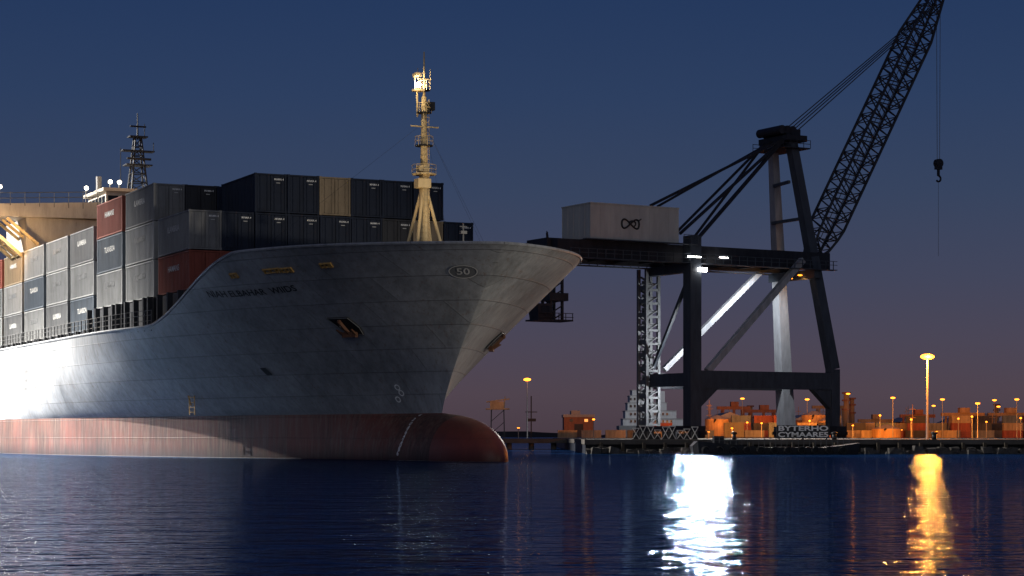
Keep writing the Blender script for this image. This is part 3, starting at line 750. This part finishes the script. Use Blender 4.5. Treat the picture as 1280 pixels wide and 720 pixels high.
pts=[(hx.x+.42*math.cos(a),5,hx.z-2.1+.42*math.sin(a)) for a in [math.pi/2-.1*i*math.pi for i in range(0,14)]]; mb.path(pts,.14,6)
mb.build('hook_block',M['cdark'],crane)
MB().tube((hx.x,5,hx.z-2.5),(hx.x,5,cp(1173,320,5).z),.03,n=4).build('tag_line',M['rope'],crane)
tc_=cp(690,380,5); mb=MB(); tx=tc_.x
mb.box(tx-2,tx+2.2,2.2,7.8,gz0+.1,gz0+.5)
zc=cp(690,402,5).z
for i in(-.8,.9):
    for y in(4,6): mb.box(tx+i-.15,tx+i+.15,y-.15,y+.15,zc,gz0+.2)
z=zc
while z<gz0-1:
    for y in(4,6): mb.bar((tx-.8,y,z),(tx+.9,y,z+1),.14)
    mb.bar((tx-.8,4,z),(tx-.8,6,z+1),.12); z+=1
mb.box(tx-1.2,tx+1.6,3.6,6.4,zc+2.6,zc+3.6)
mb.build('trolley_frame',M['cdark'],crane)
mb=MB(); mb.box(tx-3,tx+2.2,3.4,6.6,zc,zc+.2)
for h in(.5,1.0): mb.bar((tx-3,3.4,zc+h),(tx+2.2,3.4,zc+h),.08)
for k in range(6): mb.box(tx-3+k*1.02-.04,tx-3+k*1.02+.04,3.36,3.44,zc,zc+1)
mb.add([(tx-2.6,3.8,zc+.2),(tx-.9,3.8,zc+.2),(tx-.9,6.2,zc+.2),(tx-2.6,6.2,zc+.2),(tx-2.9,3.8,zc+2.2),(tx-.9,3.8,zc+2.2),(tx-.9,6.2,zc+2.2),(tx-2.9,6.2,zc+2.2)],[(0,3,2,1),(4,5,6,7),(0,1,5,4),(1,2,6,5),(2,3,7,6),(3,0,4,7)])
cab=mb.build('operator_cab',M['cdark'],crane)
MB().box(tx-2.4,tx-1.1,3.77,3.79,zc+.9,zc+1.9).build('cab_window',M['darkglass'],cab)
for px,py,b_,sz in((868,321,-.8,(2.0,.22)),(878,337,-1.0,(1.2,.7)),(905,322,-.8,(1.4,.12))):
    c=cp(px,py,b_); mb=MB(); mb.tube((c.x-sz[0]*.5,c.y,c.z),(c.x+sz[0]*.5,c.y,c.z),sz[1]*.35,sz[1]*.4,10); mb.build('floodlight',M['lampwf'],crane)
for px,py in((988,348),(1000,344)):
    c=cp(px,py,2); MB().ball(c,.22,1.8,1,.5).build('orange_floodlight',M['lampom'],crane)
c=cp(878,341,-2.5); light('SPOT','crane_flood',c2w(c),150000,(1,.95,.88),.5,None,c2w((6,-90,-1)),110,.6)
c=c2w((12,3,gz0-2)); light('SPOT','crane_portal_light',c,14000,(.92,.96,1),.5,None,c+c2*10+c1*3-Vector((0,0,7)),120,.5)
c=c2w((6,2,12)); light('SPOT','stair_tower_fill',c,9000,(.95,.97,1),.4,None,c2w((0,Wd,13)),110,.8)  # added fill with no fixture, makes the stair tower paler
c=c2w((D-3,2.0,gz0-1.0)); light('SPOT','crane_boom_light',c,900,(1,.45,.12),.4,None,c+c2*5+Vector((0,0,1)),150,.5)
c=cp(848,476,4); MB().ball(c,.22).build('leg_lamp',M['lampw'],crane); MB().bar(c+Vector((0,0,.2)),(c.x,c.y,zb0+.4),.12).build('lamp_bracket',M['cdark'],crane)
c=c2w((3,4,5.5)); light('SPOT','crane_leg_light',c,4200,(.95,.97,1),.3,None,c2w((0,Wd,3.5)),125,.6)
# ================================================================ LAMPS
AM=(1,.28,.028)
def yard_spot(x,Y,z,e,ang=135):
    return light('SPOT','yard_fill_spot',(x,Y,z),e,AM,.3,None,(x+random.uniform(-3,3),Y+20,max(0,z-5)),ang,.6)  # added amber spot without fixture, lights yard fronts and spares the water
def street_lamp(px,py,Y,label,big=1.0,e=3000,grp=None,mat='lampo'):
    x=wx(px,Y); z=wz(py,Y)-QZ; r=thing('street_lamp',label,'street lamp',(x,Y,QZ),0,grp)
    MB().tube((0,0,0),(0,0,z),.12*big,.07*big,8).build('pole',M['rail'],r)
    MB().tube((0,0,z-.05),(0,0,z+.08),.5*big,n=12).build('lamp_crown',M['darkrail'],r)
    MB().ball((0,-.05,z-.06*big),.42*big,1.5,1.2,.62,14,9).build('lamp_head',M[mat],r)
    if e: light('POINT','lamp_light',(0,-1.2,z-.3),e,AM,.3*big,r)
    return r
street_lamp(1159,445,205,'tallest sodium street lamp on the right side of the quay',1.1,20000)
street_lamp(659,474,300,'tall lit street lamp on the pier just right of the bow',.85,60,mat='lampos')
L=[(1116,497,340,'single short lamp left of the tallest lamp'),(1060,492,380,'lamp beside the twin yard chimneys'),(928,498,380,'lamp above the orange yard sheds seen under the crane'),(1009,499,360,'lamp close behind the right crane leg'),
(1178,499,350,'lamp just right of the tallest lamp, shorter'),(1167,507,420,'small lamp between the tallest lamp and its right neighbour'),(1222,504,330,'lamp midway between the tallest lamp and the right frame edge'),(1243,500,370,'left one of the close lamp pair near the right edge'),(1248,508,410,'right one of the close lamp pair near the right edge'),(1271,499,340,'rightmost lamp at the frame edge')]
for px,py,Y,l in L: street_lamp(px,py,Y,'sodium '+l,.62,0,'short sodium lamps in the yard','lampos')
for px in(760,880,895,910,925,950,985,1000,1030,1060,1085,1110,1135,1160,1185,1210,1235,1260,1285): yard_spot(wx(px,322),322,random.uniform(4,7),random.uniform(2500,12000) if px>800 else 400)
for px in(700,735): yard_spot(wx(px,400),400,5,1500)
def work_lamp():
    r=thing('work_lamp','x','lamp'); MB().tube((0,0,0),(0,0,2.2),.06,n=5).build('pole',M['rail'],r); MB().ball((0,0,2.3),.14,1.3,1,.8,8,5).build('lamp_head',M['lampom'],r); return r
wl=work_lamp(); wtr=tree_of(wl)
spots=[(886,340),(898,362),(915,333),(934,345),(952,338),(992,350),(1012,335),(1031,362),(1046,340),(1066,335),(1083,366),(1100,338),(1127,352),(1139,330),(1152,360),(1171,336),(1198,350),(1215,331),(1233,345),(1262,360),(1276,333),(648,258),(742,259)]
for i,(px,Y) in enumerate(spots):
    o=wl if i==0 else dup(wl,wtr); s_=random.uniform(.4,1.6); o.location=(wx(px,Y),Y,QZ); o.scale=(1,1,s_)
    tag(o,'small orange work lamp on a short post low in the port yard','lamp','small work lamps in the port yard')
# ================================================================ YARD
def shed(px0,px1,py,Y,dep,mat,label,gable=True):
    x0,x1=wx(px0,Y),wx(px1,Y); z=wz(py,Y)-QZ; xc=(x0+x1)/2; hw=(x1-x0)/2; r=thing('warehouse',label,'warehouse',(xc,Y,QZ))
    MB().box(-hw,hw,0,dep,0,z*.75).build('wall',mat,r)
    mb=MB()
    if gable: mb.add([(-hw-.2,-.2,z*.75),(hw+.2,-.2,z*.75),(0,-.2,z),(-hw-.2,dep,z*.75),(hw+.2,dep,z*.75),(0,dep,z)],[(0,1,2),(3,5,4),(0,2,5,3),(1,4,5,2),(0,3,4,1)])
    else: mb.box(-hw-.2,hw+.2,-.2,dep+.2,z*.75,z*.85); mb.box(-hw*.5,hw*.1,1,dep-1,z*.85,z)
    mb.build('roof',M['rail'],r)
    MB().box(-hw*.3,hw*.3,-.06,-.01,0,z*.5).build('door',M['cdark'],r)
    n=max(2,int(hw*2/3))
    for k in range(n):
        x=-hw+(k+.5)*2*hw/n; MB().box(x-.35,x+.35,-.07,-.02,z*.58,z*.68).build('window',M['windowlit'] if k%2 else M['darkglass'],r)
    return r
shed(893,932,515,372,18,M['tan'],'tan gabled warehouse under the crane portal, lit orange')
shed(990,1030,518,380,16,M['brick'],'rust red gabled warehouse behind the right crane leg')
shed(1080,1122,530,400,16,M['tan'],'low flat roofed tan warehouse right of the crane',False)
shed(1126,1152,521,395,14,M['brick'],'rust red gabled warehouse just left of the tallest lamp')
shed(1192,1216,522,410,16,M['brick'],'rust red gabled warehouse between the right hand lamps')
shed(1222,1244,517,420,14,M['tan'],'tall narrow tan warehouse right of the red gabled one')
shed(1252,1300,526,390,16,M['tan'],'flat roofed tan warehouse at the right frame edge',False)
shed(705,742,513,420,12,M['brick'],'dim rust red building with roof hut between bow and crane',False)
simple={}
ycol={'brown red':(.14,.035,.025),'beige':(.2,.155,.1),'mid grey':(.09,.096,.105),'slate blue':(.055,.078,.105),'charcoal':(.03,.032,.038)}
for k in ('brown red','beige','mid grey','slate blue','charcoal'):
    mb=MB(); n=10
    for i in range(n):
        x=-1.6+i*3.2/n; mb.box(x,x+3.2/n*.55,-.6,.6,.1,1.15); mb.box(x+3.2/n*.55,x+3.2/n,-.55,.55,.1,1.15)
    mb.box(-1.63,1.63,-.62,.62,0,.1); mb.box(-1.63,1.63,-.62,.62,1.15,1.25)
    simple[k]=mb.build('yard_container',paint('yard '+k,ycol[k],.7,.4,rust=.3))
cols=list(simple); firsts=set()
piles=[(905,338,7,2,'under the crane portal'),(948,345,5,3,'beside the far crane leg'),(1022,342,7,3,'behind the right crane leg'),(1078,350,7,2,'just right of the crane'),(1135,345,10,3,'left of the tallest lamp'),(1195,352,9,3,'right of the tallest lamp'),(1250,348,10,3,'near the right frame edge'),(768,330,4,1,'left of the crane legs')]
for px,Y,nx,nz,where in piles:
    for i in range(nx):
        off=random.uniform(-.5,.5); dy=random.uniform(0,14)
        for k in range(random.randint(0,nz) or 1):
            c=random.choice(cols); x=wx(px,Y)+(i-nx/2)*3.6+off
            if c in firsts: o=simple[c].copy(); COL.objects.link(o)
            else: o=simple[c]; firsts.add(c)
            o.location=(x+random.uniform(-.06,.06),Y+dy+(i%2)*2.5,QZ+k*1.26); tag(o,f'{c} yard container, number {i+1} from left, {ordw[k]} layer, pile {where}','container','containers stacked in the port yard')
for c in cols:
    if c not in firsts: bpy.data.objects.remove(simple[c])
for px,py,Y,rr,l in((1058,490,400,.7,'left of the two yard chimneys beside the crane'),(1065,497,404,.6,'right of the two yard chimneys beside the crane'),(1246,505,430,.6,'slim chimney behind the lamp pair at right'),(938,507,425,.6,'slim chimney behind the yard sheds under the crane')):
    x=wx(px,Y); z=wz(py,Y)-QZ; r=thing('chimney',l,'chimney',(x,Y,QZ)); MB().tube((0,0,0),(0,0,z),rr,rr*.7,12).build('shaft',M['tan'],r)
    for h in(.6,.8,.96): MB().tube((0,0,z*h),(0,0,z*h+.3),rr*1.25,n=12).build('band',M['brick'],r)
for px,py,Y,rr,l in((896,524,350,2.0,'round storage tank in front of the tan warehouse'),(1018,519,355,2.2,'round storage tank behind the right crane leg'),(1036,526,350,1.8,'smaller storage tank right of the round one'),(1108,536,345,2.4,'squat storage tank right of the crane')):
    x=wx(px,Y); z=wz(py,Y)-QZ; r=thing('storage_tank',l,'tank',(x,Y,QZ)); MB().tube((0,0,0),(0,0,z),rr,n=24).build('tank_body',M['tan'],r,False)
    MB().tube((0,0,z),(0,0,z+.7),rr,.3,24).build('tank_roof',M['rail'],r)
    MB().bar((-rr,-.2,0),(-rr*.2,-rr-.1,z),.15,.3).build('stair',M['cdark'],r)
def yard_gantry(px,py,Y,wdt,label,mat):
    x=wx(px,Y); z=wz(py,Y)-QZ; r=thing('yard_gantry',label,'crane',(x,Y,QZ)); h=wdt/2
    MB().box(-h*1.35,h*1.2,-.5,.5,z-.6,z).build('beam',mat,r)
    for q_ in(-h,h*.8):
        for y in(-.2,3): MB().bar((q_,y,0),(q_*.85,y,z-.6),.35).build('leg',mat,r)
    mb=MB(); mb.box(-h*.3,h*.3,-.8,1,z,z+.9); mb.bar((-.1,-.2,z-1.8),(-.1,-.2,z),.5); mb.build('hoist_house',mat,r)
for a in((1040,507,420,6,'small yard gantry behind the right crane leg','tan'),(1205,516,370,6,'small yard gantry right of the tallest lamp','tan'),(955,512,410,6,'small yard gantry seen beneath the crane portal','brick'),(1148,518,380,5,'small yard gantry left of the tallest lamp','brick'),(1095,524,390,5,'lowest small yard gantry, above the squat tank','tan'),(918,508,400,5,'small yard gantry above the tan warehouse','brick'),(1263,516,372,6,'small yard gantry at the right frame edge','tan')):
    yard_gantry(*a[:5],M[a[5]])
def slim():
    r=thing('radio_mast','x','mast'); MB().tube((0,0,0),(0,0,6),.09,.05,5).build('pole',M['tan'],r)
    for z in(3.6,5.1): MB().bar((-.5,0,z),(.5,0,z),.08).build('cross_arm',M['tan'],r)
    return r
sm=slim(); st=tree_of(sm)
for i in range(30):
    px=random.choice([random.uniform(885,945),random.uniform(990,1050),random.uniform(1070,1278),random.uniform(1120,1278)]); Y=random.uniform(345,430)
    o=sm if i==0 else dup(sm,st); o.location=(wx(px,Y),Y,QZ); o.scale=(1,1,random.uniform(.5,1.1)); tag(o,'slim mast with cross arms standing among the yard stacks','mast','slim masts in the port yard')
Y=330; r=thing('harbour_crane','small orange lit cargo crane on thin legs just right of the bow','crane',(wx(622,Y),Y,0))
zt=wz(512,Y)
for x in(-1.1,1.1):
    for y in(0,2): MB().bar((x,y,0),(x*.9,y,zt),.16).build('leg',M['cdark'],r)
for k in range(3): MB().bar((-1.1,0,zt*k/3),(1.1,0,zt*(k+1)/3),.1).build('brace',M['cdark'],r)
mb=MB(); mb.box(-1.9,1.9,-.6,2.4,zt,zt+.2); mb.box(-1.2,1.0,0,1.6,zt+.2,zt+1.3); mb.bar((-1.8,.5,zt+1.2),(1.9,.5,zt+1.7),.2); mb.bar((1.0,.5,zt),(1.2,.5,zt+2.1),.15)
mb.build('hoist_house',M['tan'],r)
light('SPOT','crane_lamp',(wx(622,Y),Y-3,zt+2),120,AM,.3,None,(wx(622,Y),Y+3,zt),120,.5)
Y=350; r=thing('signal_mast','thin dark lattice signal mast beside the pier lamp','mast',(wx(664,Y),Y,0))
mb=MB(); mb.bar((0,0,0),(0,0,wz(495,Y)),.2); mb.bar((-1,0,wz(515,Y)),(1,0,wz(515,Y)),.15); mb.bar((-.8,0,wz(525,Y)),(.8,0,wz(525,Y)),.3,.5); mb.build('pole',M['cdark'],r)
Y=600; r=thing('moored_ship','white ship superstructure moored far behind the left crane legs','ship',(wx(812,Y),Y,0)); s_=Y/F
MB().box(-38*s_,60*s_,0,16,0,wz(532,Y)).build('hull',M['badge'],r)
for x0,x1,y0,y1 in((-33,42,532,523),(-30,34,523,513),(-27,22,513,503),(-24,6,503,494),(-21,-5,494,487),(12,20,503,488)): 
    MB().box(x0*s_,x1*s_,1+abs(y0-532)*.06,14,wz(y0,Y)+.01,wz(y1,Y)-.15).build('deckhouse',M['pale'],r)
    if y1!=488: MB().box((x0-1)*s_,(x1+1)*s_,.6+abs(y0-532)*.06,14.2,wz(y1,Y)-.15,wz(y1,Y)).build('deck_edge',M['rail'],r)
for py,n_ in((499,4),(508,7),(518,10),(527,11)):
    for k in range(n_): MB().box((-24+k*5)*s_,(-21.8+k*5)*s_,.5+abs(py+5-532)*.06,.98+abs(py+5-532)*.06,wz(py+1,Y),wz(py-2,Y)).build('window',M['darkglass'],r)
MB().bar((-12*s_,5,wz(487,Y)),(-12*s_,5,wz(468,Y)),.4).build('mast',M['rail'],r)
x_=wx(812,Y); light('SPOT','moored_ship_light',(x_,Y-24,16),10000,(.9,.95,1),1,None,(x_,Y,8),110,.6)
Y=180; r=thing('barge','low dark barge with tyre fenders and thin railing moored below the crane','boat',(wx(968,Y),Y,0)); s_=Y/F
vs=[];fs=[]
prof=[(-104,.75),(-98,1.15),(-60,.9),(-20,.65),(60,.6),(90,.85),(104,1.0)]
for x,z in prof: k=.75 if abs(x)>100 else 1; vs+=[(x*s_,-1.6*k,z),(x*s_*.97,-1.3*k,-.6),(x*s_*.97,1.8*k,-.6),(x*s_,2*k,z)]
for i in range(len(prof)-1):
    for j in range(4): fs.append((4*i+j,4*i+(j+1)%4,4*i+4+(j+1)%4,4*i+4+j))
fs+=[(0,1,2,3),(27,26,25,24)]; MB().add(vs,fs).build('hull',M['black'],r)
for k in range(11):
    x=(-88+k*17)*s_; mb=MB(); pts=[(x+.3*math.cos(a*math.pi/5),-1.75,.35+.3*math.sin(a*math.pi/5)) for a in range(11)]; mb.path(pts,.1,6); mb.build('tyre_fender',M['rubber'],r)
mb=MB(); x=-85
while x<95: mb.box(x*s_-.02,x*s_+.02,-1.5,-1.46,.5,1.5); x+=7
mb.bar((-85*s_,-1.48,1.5),(92*s_,-1.48,1.45),.04); mb.bar((-85*s_,-1.48,1.2),(92*s_,-1.48,1.15),.03); mb.build('railing',M['darkrail'],r)
for x,h in((-70,1.6),(-52,1.2)): MB().box((x-6)*s_,(x+6)*s_,-.6,.8,.6,h).build('deck_locker',M['cdark'],r)
def sign(px,py,Y,wpx,lines,label,size):
    r=thing('quay_sign',label,'sign',(wx(px,Y),Y,QZ)); s_=Y/F; hw=wpx*s_/2; z0_=.1; z1=z0_+len(lines)*size*.95
    MB().box(-hw,hw,0,.15,z0_,z1).build('sign_board',M['black'],r)
    for q_ in(-.9,0,.9): MB().box(hw*q_-.06,hw*q_+.06,.151,.3,0,z1).build('sign_post',M['cdark'],r)
    for k,l in enumerate(lines):
        v,f=text_verts(l,size,.03); mxx=max(a for a,_,_ in v); MB().add([(a*hw*.95/mxx,-.03,z1-size*.48-k*size*.92+b) for a,b,_ in v],f).build('sign_lettering',M['white'],r)
sign(1004,540,190,66,['BYTERHO','CYMAARE5'],'black board with two lines of white lettering on the quay by the right crane leg',.62)
def barrier():
    r=thing('barrier','x','barrier'); mb=MB(); mb.bar((-.6,0,.05),(.6,0,1.1),.1); mb.bar((.6,0,.05),(-.6,0,1.1),.1); mb.build('cross_bars',M['palem'],r)
    MB().bar((-.65,0,1.12),(.65,0,1.12),.09).build('top_rail',M['palem'],r); MB().box(-.65,.65,.1,.3,0,.7).build('base_block',M['black'],r); return r
ba=barrier(); bt_=tree_of(ba)
for i in range(9):
    o=ba if i==0 else dup(ba,bt_); o.location=(wx(795+i*9.2,190),190+(i%2)*.6,QZ); o.scale=(.48,1,random.uniform(.7,1.1)); tag(o,'pale criss cross barrier on the quay by the left crane legs','barrier','criss cross barriers on the quay')
print('done',len(bpy.data.objects))
